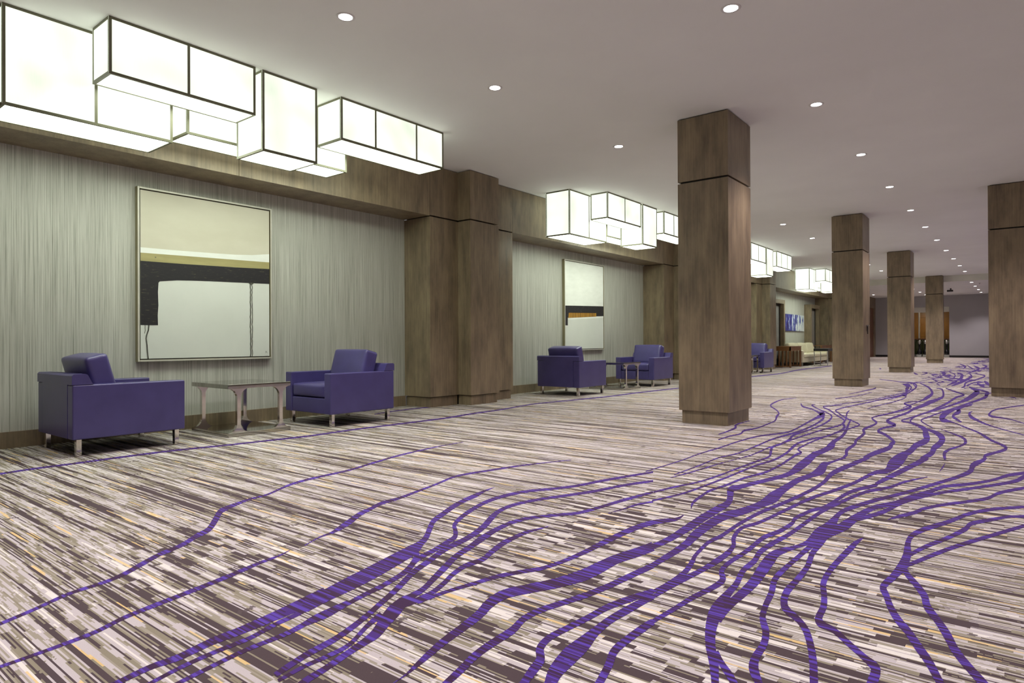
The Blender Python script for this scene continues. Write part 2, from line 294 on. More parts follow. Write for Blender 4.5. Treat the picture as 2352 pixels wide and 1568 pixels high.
# ------------------------------------------------------------------ floor with its woven winding lines
# each line: crop origin and scale, then points (x, y, width) in crop pixels of the photograph
P1, P2, P3, P4 = (0, 950, 2.5375), (700, 1050, 2.94), (1500, 1050, 2.7606), (1650, 820, 3.35)
PF = (0, 0, 1.0)
P6 = (1880, 820, 4.983)
LINES = [
 (PF, [(0,1088,4),(80,1076,4),(173,1064,4),(276,1050,4),(394,1035,4),(512,1023,3.5),(630,1010,3.5),(710,1001,3.5),(800,988,3.2),(920,973,3),(1023,960,3.2),(1080,950.5,3.2),(1144,941.6,2.6),(1205,931,2.4),(1240,926,2.2),(1392,911,2.4),(1462,902,2.4),(1561,891,2)]),
 (PF, [(860,951,2),(920,942,2.2),(990,934.5,2.2)]),
 (PF, [(1700,870,1.8),(1726,865,2.2),(1790,858,1.8),(1830,850,2.2),(1870,845,1.8),(1910,840,1.6)]),
 (P1, [(-60,1250,18),(0,1225,18),(200,1140,18),(400,1050,18),(600,985,18),(720,935,22),(820,880,26),(930,820,22),(1050,770,22),(1150,710,26),(1215,675,30),(1255,620,34),(1285,570,30),(1345,540,22),(1450,500,12),(1560,470,10),(1700,410,12),(1850,370,12),(2030,330,10),(2180,285,10),(2300,250,9),(2400,225,8),(2560,190,5),(2700,165,3)]),
 (P1, [(-60,1495,18),(0,1475,18),(200,1405,18),(380,1340,20),(560,1270,22),(720,1190,22),(880,1125,24),(1060,1055,24),(1200,1000,24),(1360,935,22),(1500,875,18),(1620,830,10),(1690,795,3)]),
 (P2, [(0,595,6),(100,540,10),(180,510,18),(250,470,36),(310,430,42),(370,385,34),(440,350,26),(520,310,26),(640,275,20),(760,230,16),(880,185,14),(1000,135,14),(1100,112,14),(1250,88,14),(1400,65,12),(1550,45,8),(1800,18,4)]),
 (P2, [(0,1010,88),(150,930,94),(290,860,104),(430,790,104),(560,720,98),(660,665,90),(740,620,80),(785,580,48),(820,540,42),(845,480,40),(870,430,36),(930,385,36),(1000,335,34),(1080,290,30),(1160,255,30),(1210,230,16),(1280,203,3)]),
 (P1, [(640,1590,30),(870,1480,32),(1040,1420,38),(1230,1330,42),(1400,1265,46),(1600,1180,52),(1760,1110,64),(1900,1050,80)]),
 (P1, [(840,1590,20),(1050,1480,22),(1250,1390,24),(1450,1310,24),(1600,1230,24),(1740,1165,24),(1860,1100,20)]),
 (P1, [(1000,1590,22),(1300,1440,24),(1450,1370,24),(1650,1290,26),(1760,1235,28),(1850,1180,28),(2030,1100,28)]),
 (P2, [(0,1130,28),(150,1070,30),(270,1000,30),(400,930,32),(520,870,34),(640,800,36),(700,755,44),(740,700,40),(765,640,30)]),
 (P2, [(690,780,34),(760,690,34),(870,630,34),(960,575,36),(1012,540,36),(1018,500,34),(1010,460,30),(1040,420,30),(1090,380,30),(1160,335,28),(1240,295,26),(1350,260,24),(1500,230,20),(1700,210,18),(1850,190,18),(2000,160,18),(2200,125,16),(2352,100,14)]),
 (P2, [(-200,1470,40),(0,1340,46),(200,1230,44),(330,1140,42),(430,1060,40),(520,980,40),(600,910,42),(670,840,42),(740,770,40),(840,700,38),(950,620,38),(1100,545,38),(1200,475,42),(1260,410,42),(1310,365,30),(1400,325,24),(1550,290,20),(1750,260,20),(1950,230,20),(2150,190,18),(2352,160,16)]),
 (P2, [(-180,1510,26),(0,1410,30),(150,1345,32),(300,1265,32),(420,1140,34),(520,1060,50)]),
 (P2, [(-60,1560,50),(20,1500,50),(150,1420,46),(280,1330,46),(400,1250,56),(480,1190,76),(540,1110,92),(600,1040,104),(660,980,80),(720,940,50),(800,890,40),(870,820,44),(950,740,48),(1020,670,42),(1110,610,40),(1180,560,46),(1240,520,42),(1300,485,34),(1400,440,28),(1520,410,24),(1700,390,22),(1850,375,22),(2000,335,22),(2150,290,22),(2352,235,18)]),
 (P2, [(660,1000,40),(720,980,40),(850,920,36),(940,850,36),(1000,790,34),(1090,730,36),(1200,690,36),(1260,640,38),(1340,580,38),(1420,540,30),(1500,505,24),(1600,480,10),(1650,465,3)]),
 (P2, [(760,985,20),(840,950,24),(980,900,26),(1150,850,28),(1300,805,30),(1450,775,30),(1600,750,28),(1750,700,28),(1900,635,34),(2050,560,40),(2200,490,40),(2352,440,36),(2500,420,26),(2560,390,6)]),
 (P2, [(2050,378,4),(2150,350,10),(2250,318,14),(2352,300,14)]),
 (P2, [(590,1530,3),(680,1470,14),(760,1400,36),(850,1320,52),(950,1235,58),(1080,1140,62),(1180,1060,68),(1250,985,74),(1350,925,74),(1500,890,72),(1700,850,78),(1870,800,90),(1980,750,90),(2100,690,74),(2250,640,72),(2352,602,70)]),
 (P2, [(900,1580,50),(960,1523,52),(1060,1430,56),(1150,1340,58),(1260,1260,58),(1400,1170,58),(1480,1090,48),(1600,1030,44),(1750,980,42),(1900,930,44),(2050,870,44),(2200,800,44),(2352,730,44)]),
 (P2, [(1430,1590,56),(1480,1523,58),(1540,1440,72),(1590,1370,68),(1590,1290,60),(1650,1220,50),(1780,1150,46),(1900,1090,46),(2050,1010,48),(2200,955,50),(2352,905,40)]),
 (P2, [(1640,1590,80),(1660,1523,94),(1700,1440,116),(1790,1340,136),(1880,1260,116),(1960,1180,72),(2060,1100,60),(2180,1030,60),(2290,970,50),(2352,945,40)]),
 (P2, [(1950,1590,60),(1990,1523,62),(2050,1410,62),(2090,1310,62),(2180,1230,60),(2290,1150,60),(2352,1110,50)]),
 (P3, [(-40,570,40),(0,565,44),(100,520,48),(200,460,60),(300,395,64),(400,335,60),(475,290,50),(490,240,52),(495,205,56),(560,185,36),(700,150,30),(850,110,36),(920,65,64),(980,20,64),(1030,-25,46)]),
 (P3, [(-30,700,42),(0,683,42),(120,610,50),(210,550,60),(260,500,72),(350,430,72),(450,375,66),(560,345,60),(680,300,58),(760,255,94),(810,215,66),(870,175,52),(920,145,44),(1000,115,40),(1060,85,74),(1085,50,60),(1120,35,20),(1220,0,18)]),
 (P3, [(-30,862,30),(0,850,26),(100,800,36),(200,730,44),(250,660,40),(270,620,30),(350,540,30),(430,500,30),(550,420,28),(680,350,28),(850,280,28),(1000,210,28),(1080,160,30),(1140,100,38),(1250,50,36),(1370,0,28)]),
 (P3, [(-30,900,34),(0,885,32),(100,825,40),(220,760,44),(310,715,40),(400,660,48),(470,610,44),(510,560,36),(512,510,36),(560,450,28),(680,410,26),(850,330,26),(1000,260,26),(1150,210,26),(1280,160,26),(1400,100,30),(1480,85,44),(1520,50,96),(1560,15,96),(1600,-20,60)]),
 (P3, [(-30,1060,40),(0,1040,36),(120,970,38),(250,890,42),(370,830,44),(440,780,52),(435,720,42),(480,670,36),(600,590,36),(700,510,36),(800,470,36),(880,420,32),(905,385,30),(1000,340,28),(1100,310,28),(1250,220,28),(1400,180,30),(1430,160,30),(1550,100,40),(1660,45,40),(1740,0,44)]),
 (P3, [(395,1470,64),(392,1400,66),(385,1300,80),(365,1200,82),(365,1100,92),(390,1000,112),(430,930,104),(480,860,62),(530,800,50),(570,720,46),(640,660,46),(680,600,44),(760,545,40),(860,490,34),(960,420,32),(1060,350,30),(1200,280,28),(1350,220,26),(1500,190,24),(1600,155,18),(1740,125,6)]),
 (P3, [(530,1470,60),(490,1390,60),(430,1300,50),(400,1230,40)]),
 (P3, [(410,1040,60),(440,980,80),(500,920,72),(570,860,74),(640,790,84),(690,720,94),(740,650,94),(790,605,62),(900,570,30),(980,540,44),(1050,480,84),(1120,440,90),(1170,370,42),(1230,330,36),(1400,275,32),(1480,255,28),(1650,210,26),(1800,165,26),(1930,125,30),(2010,90,38),(2030,50,46),(2090,20,30),(2110,0,30)]),
 (P3, [(690,1480,50),(670,1430,60),(638,1340,82),(650,1270,72),(700,1190,62),(715,1110,60),(695,1020,52),(710,950,50),(750,860,52),(770,780,50),(820,720,44),(900,650,38),(980,580,42),(1060,520,44),(1130,480,62),(1220,430,80),(1290,380,60),(1400,320,40),(1540,290,40),(1620,260,44),(1750,220,36),(1850,185,26),(2000,170,24),(2150,145,22),(2250,115,26),(2352,100,26),(2420,90,24)]),
 (P3, [(1020,1480,70),(1020,1430,70),(1015,1300,66),(1000,1200,60),(970,1100,56),(920,1030,50),(850,970,60),(830,920,60),(850,850,60),(920,770,50),(980,690,46),(1010,610,46),(1060,550,46),(1100,500,46),(1170,450,44)]),
 (P3, [(1290,395,34),(1450,350,34),(1600,280,30),(1800,230,24),(2000,200,22),(2200,170,24),(2300,150,30),(2352,125,36),(2420,110,26)]),
 (P3, [(1370,1490,90),(1390,1430,92),(1410,1340,80),(1340,1270,52),(1250,1190,48),(1150,1100,48),(1070,1060,62),(1050,1020,62),(1080,950,56),(1085,880,50),(1080,800,50),(1120,720,48),(1190,640,48),(1250,580,50),(1290,540,36),(1335,510,5)]),
 (P3, [(1860,1490,60),(1820,1430,62),(1750,1300,68),(1680,1200,68),(1620,1110,62),(1560,1040,60),(1510,960,56),(1480,880,52),(1460,820,58),(1520,760,60),(1580,690,80),(1610,620,70),(1617,540,46),(1650,490,42),(1740,450,40),(1870,410,34),(2000,360,30),(2150,330,26),(2352,315,22),(2450,305,20)]),
 (P3, [(2140,1490,70),(2090,1430,70),(2000,1330,66),(1920,1230,66),(1860,1120,68),(1800,1030,58),(1740,950,62),(1720,880,58),(1670,810,50),(1610,740,44),(1590,690,44)]),
 (P3, [(1610,630,30),(1720,570,34),(1870,510,34),(1980,455,40),(2020,420,34),(2150,395,28),(2250,378,22),(2352,375,20),(2450,370,18)]),
 (P3, [(1590,695,30),(1700,650,34),(1850,590,34),(2000,540,34),(2200,480,30),(2352,435,28),(2450,410,26)]),
 (P3, [(1490,395,6),(1560,375,26),(1660,350,30),(1720,325,26),(1850,300,24),(2000,280,24),(2120,260,26),(2200,225,26),(2352,195,24),(2450,180,20)]),
 (P3, [(110,130,5),(250,92,10),(430,38,7),(520,15,4)]),
 # upper part, towards the columns
 (P4, [(0,595,10),(60,575,12),(130,545,20),(132,525,18),(170,508,10),(240,490,6)]),
 (P4, [(0,635,12),(100,605,12),(170,590,14),(200,565,18),(300,545,12),(390,510,12),(435,490,14),(450,455,22),(465,435,16),(450,410,12),(402,375,14),(430,350,14),(500,325,8),(600,315,4)]),
 (P4, [(-560,880,9),(-300,800,9),(-150,745,10),(0,700,12),(150,650,12),(300,610,14),(450,590,14),(540,575,14),(620,540,16),(700,495,18),(770,460,32),(800,440,60),(770,425,22),(720,400,12),(650,380,16),(635,355,8)]),
 (P4, [(-340,905,10),(-150,835,11),(0,775,12),(150,740,12),(300,680,14),(420,630,16),(560,590,18),(650,560,18),(740,520,18),(800,480,22),(810,455,24)]),
 (P4, [(100,795,5),(250,755,10),(380,700,14),(450,680,16),(540,640,26),(580,600,20),(700,560,14),(800,520,16),(860,480,18),(870,450,14),(830,425,12),(760,395,10),(720,370,14),(745,365,6)]),
 (P4, [(-500,1040,18),(-340,1000,18),(-150,960,16),(0,912,16),(150,855,16),(300,800,18),(390,765,20),(405,720,28),(420,690,22),(500,660,14),(640,610,14),(800,560,14),(930,525,16),(970,490,16),(900,440,12),(860,410,14),(808,380,10),(950,370,6)]),
 (P4, [(-510,1105,18),(-260,1045,18),(0,950,18),(150,890,18),(300,830,18),(430,790,22),(520,740,22),(570,695,26),(620,660,20),(740,625,16),(830,610,16),(930,570,18),(970,540,26),(960,510,22),(980,480,14),(990,430,16),(1010,410,6)]),
 (P4, [(-210,1165,8),(-195,1120,26),(-140,1075,26),(-70,1030,24),(0,1005,22),(60,985,22),(200,930,20),(350,890,22),(460,840,22),(540,790,22),(600,750,24),(637,735,20),(612,710,16),(640,690,16),(700,660,14),(800,620,14),(930,575,14),(1040,540,14),(1085,520,14),(1030,490,12),(985,470,14),(910,420,12),(910,405,12),(980,385,10),(1100,360,10),(1280,320,12),(1430,285,16),(1450,240,28),(1470,215,18),(1430,205,6)]),
 (P4, [(734,746,50),(760,740,52),(830,710,52),(870,680,72),(890,650,42),(950,610,30),(980,570,30),(1000,520,22),(1020,480,14)]),
 (P4, [(960,770,20),(985,752,30),(990,715,34),(1050,670,28),(1060,640,28),(1120,590,28),(1120,555,26),(1200,520,20),(1215,500,20),(1185,475,16),(1200,460,14),(1330,430,16),(1440,400,24),(1480,380,24),(1430,355,14),(1530,340,8)]),
 (P4, [(1120,780,44),(1200,740,46),(1310,700,46),(1332,670,42),(1350,650,28),(1290,600,26),(1230,570,26),(1270,545,20),(1360,525,26),(1310,500,32),(1310,480,20),(1450,430,22),(1500,400,26),(1580,370,36),(1620,350,42),(1690,325,28),(1730,300,22),(1722,250,16),(1680,240,6)]),
 (P4, [(1430,750,60),(1480,720,60),(1520,680,58),(1600,640,62),(1595,590,62),(1580,550,44),(1500,510,20),(1410,490,14),(1480,465,14),(1620,420,18),(1750,360,22),(1830,310,20),(1890,290,16),(1820,265,14),(1750,240,10)]),
 (P4, [(1560,785,44),(1640,740,52),(1660,700,58),(1710,660,62),(1720,620,62),(1670,580,38),(1590,550,20),(1480,500,18),(1530,450,16),(1700,400,18),(1850,350,22),(1920,320,42),(1980,280,52),(1990,260,42),(1930,230,12)]),
 (P4, [(2050,780,36),(2060,755,32),(2150,730,26),(2212,705,32),(2190,680,24),(2100,640,22),(2050,610,26),(2000,580,16),(1900,540,14),(1800,500,12),(1725,480,54),(1740,440,54),(1830,400,16),(1950,370,10)]),
 (P4, [(1700,880,4),(1725,850,14),(1745,815,4)]),
 (P4, [(1745,790,24),(1740,740,36),(1780,710,22),(1870,680,20),(1902,655,32),(1880,620,22),(1780,580,10),(1700,550,3)]),
 (P4, [(1870,500,14),(1820,470,26),(1805,450,22),(1850,420,44),(1850,395,30),(1960,360,8)]),
 (P4, [(2352,600,8),(2100,530,12),(1980,480,26),(1940,455,32),(1932,430,20),(1955,418,6)]),
 (P4, [(1650,545,8),(1560,490,14),(1620,460,14),(1700,430,14),(1850,380,14),(2040,315,26),(2062,290,38),(2070,270,24),(1980,245,8)]),
 (P4, [(2380,520,8),(2250,480,10),(2100,455,22),(2090,430,18),(2150,400,12),(2352,370,10),(2450,360,8)]),
 (P4, [(1180,270,5),(1080,295,6),(900,320,8)]), (P4, [(1205,235,16),(1190,245,10),(1000,285,5)]),
 (P4, [(1240,170,5),(1400,190,8),(1500,200,14),(1520,235,14),(1430,290,10),(1300,330,6)]),
 (P6, [(965,308,14),(1020,332,44),(1010,380,34),(1000,435,26),(962,436,14),(1000,460,12),(870,510,12),(700,550,10),(560,590,8)]),
 (P6, [(1035,325,16),(1062,350,18),(1010,400,14),(830,440,10),(600,490,9),(300,530,8),(50,570,8)]),
 (P6, [(1068,290,8),(1112,350,16),(1060,375,10),(900,400,6)]),
 (P6, [(1390,165,8),(1440,182,30),(1430,210,16),(1330,240,8),(1150,280,6),(950,310,5)]),
 (P6, [(1500,170,6),(1560,200,14),(1550,235,16),(1490,245,6)]),
 (P6, [(1585,180,8),(1640,200,32),(1632,240,42),(1595,255,10)]),
 (P6, [(1715,178,6),(1750,220,26),(1690,260,34),(1600,300,34),(1520,330,10)]),
 (P6, [(1775,185,6),(1905,215,18),(1800,258,16),(1690,290,22),(1670,335,26),(1630,352,6)]),
 (P6, [(1460,262,6),(1575,272,16),(1555,292,32),(1470,322,8)]),
 (P6, [(1815,298,16),(1860,325,36),(1905,342,8)]), (P6, [(1895,275,16),(1930,300,44),(1955,325,12)]),
 (P6, [(1615,78,6),(1680,108,26),(1655,132,8)]), (P6, [(1695,88,6),(1755,128,16),(1790,140,6)]),
 (P6, [(1775,98,8),(1835,130,28),(1780,160,18),(1690,192,6)]), (P6, [(1875,88,10),(1925,110,22),(1845,132,10)]),
 (P6, [(1090,178,8),(1110,190,20),(1140,200,6)]), (P6, [(1185,172,5),(1245,181,16),(1175,203,5)]),
 (P6, [(1270,190,5),(1400,200,8),(1330,225,6),(1180,250,5)]), (P6, [(700,140,8),(715,130,12),(690,128,4)]),
 (P4, [(1550,200,6),(1620,235,18),(1645,280,26),(1600,315,34),(1560,335,14),(1420,390,8)]),
]
def catmull(pts, per=6):
    out = []; n = len(pts)
    for i in range(n - 1):
        p0, p1, p2, p3 = pts[max(i - 1, 0)], pts[i], pts[i + 1], pts[min(i + 2, n - 1)]
        for k in range(per):
            t = k / per
            out.append(tuple(0.5 * (2 * b + (c - a) * t + (2 * a - 5 * b + 4 * c - d) * t * t + (3 * b - a - 3 * c + d) * t ** 3) for a, b, c, d in zip(p0, p1, p2, p3)))
    out.append(pts[-1]); return out
fl = MB()
fl.add([(XW, -7, 0), (4.5, -7, 0), (4.5, 49, 0), (XW, 49, 0)], [(0, 1, 2, 3)], 0)
def ribbon_mesh(left, right):
    i = ribbon_mesh.n = ribbon_mesh.n + 1
    zz = 0.0008 + i * 1e-5; n = len(left)
    fs = []
    for k in range(n - 1): fs.append((k, n + k, n + k + 1, k + 1))
    fl.add([(a.x, a.y, zz) for a in left] + [(a.x, a.y, zz) for a in right], fs, 1)
ribbon_mesh.n = 0
for (ox, oy, sc), pts in LINES:
    wk = {P2: 0.88, P3: 0.76, P4: 0.74, P6: 0.8}.get((ox, oy, sc), 1.0)
    pp = catmull([(ox + x / sc, oy + y / sc, wk * wd / sc) for x, y, wd in pts])
    # turn to the floor, then offset across the line there
    ctr = [floor_pt(x, y) for x, y, _ in pp]
    L, R = [], []
    for k, (x, y, wd) in enumerate(pp):
        a = pp[max(k - 1, 0)]; b = pp[min(k + 1, len(pp) - 1)]
        dx, dy = b[0] - a[0], b[1] - a[1]; ln = math.hypot(dx, dy) or 1
        nx, ny = -dy / ln, dx / ln; h = max(wd, 0.5) / 2
        L.append(floor_pt(x + nx * h, y + ny * h)); R.append(floor_pt(x - nx * h, y - ny * h))
    ribbon_mesh(L, R)
# the same kind of winding lines go on down the hall
rr = random.Random(11)
for i in range(190):
    x = rr.uniform(-2.1, 3.4); y0 = rr.uniform(13.8, 42); ln = rr.uniform(1.2, 6.5)
    if y0 < 16.5 and x < -1.0: continue
    n = int(ln / 0.12); wob = [(rr.uniform(.12, .34), rr.uniform(1.4, 4.2), rr.uniform(0, 6.3)) for _ in range(3)]
    w0 = rr.uniform(.012, .03); bl = [(rr.uniform(0, ln), rr.uniform(.03, .10)) for _ in range(3)]
    L, R = [], []
    for k in range(n + 1):
        s = k * 0.12; xx = x + sum(a * math.sin(f * s + ph) for a, f, ph in wob) * 0.55 + 0.10 * s * (1 if i % 3 else -1)
        wd = w0 + sum(a * math.exp(-((s - c) / 0.22) ** 2) for c, a in bl)
        wd *= min(1, k / 3 + .1, (n - k) / 3 + .1)
        L.append(Vector((xx - wd, min(y0 + s, 44.8), 0))); R.append(Vector((xx + wd, min(y0 + s, 44.8), 0)))
    ribbon_mesh(L, R)
floor = fl.build('floor', [CARPET, RIBBON])
struct(floor, 'carpet of cream, taupe and plum stripes crossed by winding violet lines')

# ------------------------------------------------------------------ ceiling, walls
c = MB().box(XW, 4.5, -7, STEP_Y, CEIL, CEIL + 0.15).build('ceiling', CEILM)
struct(c, 'smooth painted ceiling with recessed lights')
c2 = MB().box(XW, 4.5, STEP_Y + 0.06, FAR + 0.2, CEIL2, CEIL2 + 0.15).build('lower_ceiling', CEILM, c)
MB().box(XW, 4.5, STEP_Y, STEP_Y + 0.06, CEIL2, CEIL).build('step_fascia', CREAM, c)
struct(MB().box(4.5, 4.65, -7, FAR + 0.2, 0, CEIL).build('wall_right', WALLBEIGE), 'plain beige wall across the hall')
struct(MB().box(XW - .15, 4.65, -7.15, -7, 0, CEIL).build('wall_back', WALLBEIGE), 'plain beige wall behind the viewer')

wl = empty('wall_left'); struct(wl, 'wall of striped wallpaper bays framed in brown wood panels')
def panel(name, x0, x1, y0, y1, z0, z1, mat=WOOD): return MB().box(x0, x1, y0, y1, z0, z1).build(name, mat, wl)
g = 0.012
# bays: (start, end, seams of the fascia)
BAYS = [(0.65, 7.2, [0.65, 4.02, 7.2]), (9.31, 15.69, [9.31, 12.5, 15.69]), (17.75, 23.13, [17.75, 20.4, 23.13]), (25.1, 33.76, [25.1, 29.4, 33.76])]
for y0, y1, seams in BAYS:
    panel('wallpaper_panel', XW - 0.1, XW, y0, y1, 0, JOINT, WALLPAPER)
    panel('baseboard', XW, XW + 0.025, y0, y1, 0, BASE)
    panel('soffit', XW, XF - 0.025, y0, y1, JOINT, JOINT + 0.03)
    for a, b in zip(seams, seams[1:]):
        panel('fascia_panel', XF - 0.025, XF, a + 0.003, b - 0.003, JOINT, CEIL - g)
    panel('reveal', XW, XF - 0.03, y0, y1, JOINT + 0.03, CEIL, GAP)
PIERS = [(-0.75, 0.65, -0.08, 0.6), (7.2, 9.31, 7.85, 8.58), (15.69, 17.75, 16.3, 17.05), (23.13, 25.1, 23.75, 24.45), (33.76, 34.4, 33.9, 34.38)]
for y0, y1, p0, p1 in PIERS:
    # core in shadow, then upper and lower panels, then the set-back plinth
    panel('reveal', XW, XF - 0.06, y0 + 0.06, y1 - 0.06, 0, CEIL, GAP)
    for a, b in ((y0, p0), (p1, y1)):
        panel('upper_panel', XW, XF, a + 0.002, b, JOINT + g, CEIL - g)
        panel('pier_panel', XW, XF, a, b, BASE, JOINT - g)
        panel('plinth', XW, XF - 0.03, a + (0.03 if a == y0 else 0), b - (0.03 if b == y1 else 0), 0, BASE - g)
    panel('reveal', XF - 0.06, XP - 0.06, p0 + 0.06, p1 - 0.06, 0, CEIL, GAP)
    panel('proud_upper_panel', XF - 0.03, XP, p0, p1, JOINT + g, CEIL - g)
    panel('proud_pier_panel', XF - 0.03, XP, p0, p1, BASE, JOINT - g)
    panel('proud_plinth', XF - 0.03, XP - 0.03, p0 + 0.03, p1 - 0.03, 0, BASE - g)
panel('wallpaper_panel', XW - 0.1, XW, -7, -0.75, 0, CEIL, WALLPAPER)
# beyond the last bay
panel('wood_panel', XW - 0.1, -7.2, 34.4, 43.1, 0, CEIL2)
panel('wood_panel', XW - 0.1, -7.2, 44.6, FAR, 0, CEIL2)
panel('wood_panel', XW - 0.1, -7.2, 43.1, 44.6, 2.96, CEIL2)
d3 = MB().box(XW, -7.26, 43.1, 44.6, 0, 2.96).build('door_3', WOOD_RED); struct(d3, 'dark red wooden door at the far end of the hall')
MB().box(-7.26, -7.2, 43.22, 43.26, 0.95, 1.15).build('door_handle', STEEL, d3)

# far wall with the opening to the escalators
OX0, OX1, OZ = -6.3, -3.43, 2.96
fw = MB()
fw.box(-7.2, OX0, FAR, FAR + 0.2, 0, CEIL2); fw.box(OX1, 4.5, FAR, FAR + 0.2, 0, CEIL2); fw.box(OX0, OX1, FAR, FAR + 0.2, OZ, CEIL2)
fwo = fw.build('wall_far', WALLGREY); struct(fwo, 'plain grey end wall with an opening to the escalators')
bb = MB().box(-7.2, OX0, FAR - 0.02, FAR, 0, 0.12); bb.box(OX1, 4.5, FAR - 0.02, FAR, 0, 0.12)
struct(bb.build('baseboard_far', GAP))
MB().box(OX0, OX1, FAR + 0.2, FAR + 0.5, 2.66, 2.98).build('header', CREAM, fwo)
MB().box(OX0 - .6, OX1 + .6, 48.9, 49.0, 0, 3.2).build('back_panel', GAP, fwo)
MB().box(OX0 - .6, OX1 + .6, FAR + 0.5, 49, 3.0, 3.1).build('lobby_ceiling', CREAM, fwo)
MB().box(OX0 - .7, OX0 - .6, FAR + 0.2, 49, 0, 3.1).build('lobby_side', WALLGREY, fwo)
MB().box(OX1 + .6, OX1 + .7, FAR + 0.2, 49, 0, 3.1).build('lobby_side', WALLGREY, fwo)
xs = [OX0 - .6, -5.35, -4.35, -3.3, OX1 + .6]
for a, b in zip(xs, xs[1:]):
    for z0, z1 in ((0.05, 0.99), (1.0, 1.2), (1.21, 2.45), (2.46, 2.95)):
        MB().box(a + .008, b - .008, 48.84, 48.9, z0, z1).build('amber_panel', AMBER, fwo)
post = tag(MB().box(-5.13, -5.06, 46.6, 46.67, 1.10, 3.0).build('post', CREAM), 'slim pale post rising from the wooden rail at the far opening', 'post')
rl = empty('balustrade', (0, 46.6, 0)); tag(rl, 'glass balustrade with a wooden handrail in the far opening', 'balustrade')
MB().box(OX0 - .5, OX1 + .5, -0.04, 0.06, 1.03, 1.10).build('handrail', WOOD_RED, rl)
def mk_glass():
    t = NT('dark_green_glass'); return t.done((0.045, 0.055, 0.02, 1), 0.08)
MB().box(OX0 - .5, OX1 + .5, 0.0, 0.02, 0.12, 1.03).build('glass_panel', mk_glass(), rl)
MB().box(OX0 - .5, OX1 + .5, -0.03, 0.05, 0, 0.12).build('base_rail', STEEL, rl)
for i, x in enumerate((-5.4, -5.0, -4.7, -3.62)):
    e = empty('escalator_newel', (x, 45.9, 0))
    tag(e, ['leftmost', 'second', 'third', 'rightmost'][i] + ' black escalator handrail end in the far opening', 'escalator', 'escalator ends in the far opening')
    MB().box(-.12, .12, -.2, .5, 0, .14).build('base', STEEL, e)
    MB().lathe(0, 0, [(0.0, .12), (.10, .15), (.14, .25), (.12, .36), (.05, .44), (.045, .7), (.06, .78), (0, .8)], 16).build('handrail', BLACKRUB, e)
    MB().lathe(0, 0, [(0.06, .78), (.085, .82), (.09, .92), (.05, 1.0), (0, 1.01)], 16).build('cap', STEEL, e)
lp = bpy.data.lights.new('lobby_light', 'AREA'); lp.energy = 16; lp.size = 1.0; lp.color = (1, .9, .7)
lo = bpy.data.objects.new('lobby_light', lp); COL.objects.link(lo); lo.location = (-4.8, 47.3, 2.97); lo.parent = fwo

# ------------------------------------------------------------------ columns
def column(x0, x1, y0, y1, label):
    o = empty('column', ((x0 + x1) / 2, (y0 + y1) / 2, 0)); tag(o, label, 'column', 'square wooden columns')
    hx, hy = (x1 - x0) / 2, (y1 - y0) / 2; i = 0.03
    MB().box(-hx, hx, -hy, hy, BASE, JOINT - g).build('shaft', WOOD, o)
    MB().box(-hx, hx, -hy, hy, JOINT + g, CEIL - 0.015).build('upper_block', WOOD, o)
    MB().box(-hx + i, hx - i, -hy + i, hy - i, 0, BASE).build('plinth', WOOD, o)
    r = MB(); r.box(-hx + i, hx - i, -hy + i, hy - i, JOINT - g, JOINT + g); r.box(-hx + i, hx - i, -hy + i, hy - i, CEIL - 0.015, CEIL)
    r.build('reveal', GAP, o)
    return o
column(-3.47, -2.82, 7.78, 8.6, 'nearest brown wooden column, in front of the second seating group')
column(-3.45, -2.82, 16.1, 16.9, 'second brown wooden column, in front of the cream sofa')
column(-3.47, -2.82, 23.8, 24.6, 'third brown wooden column, left of the far opening')
column(-3.47, -2.82, 34.05, 34.42, 'farthest brown wooden column, in front of the far opening')
column(-0.52, 0.14, 14.72, 15.5, 'brown wooden column at the right edge of the view')
hk = empty('wall_bracket', (-2.82, 16.52, 1.36)); tag(hk, 'small steel bracket on the side of the second column', 'bracket')
MB().box(0, 0.04, -0.10, 0.10, 0, 0.022).build('plate', STEEL, hk)
MB().box(0.01, 0.025, 0.0, 0.02, -0.18, 0.0).build('bar', BLACK, hk)

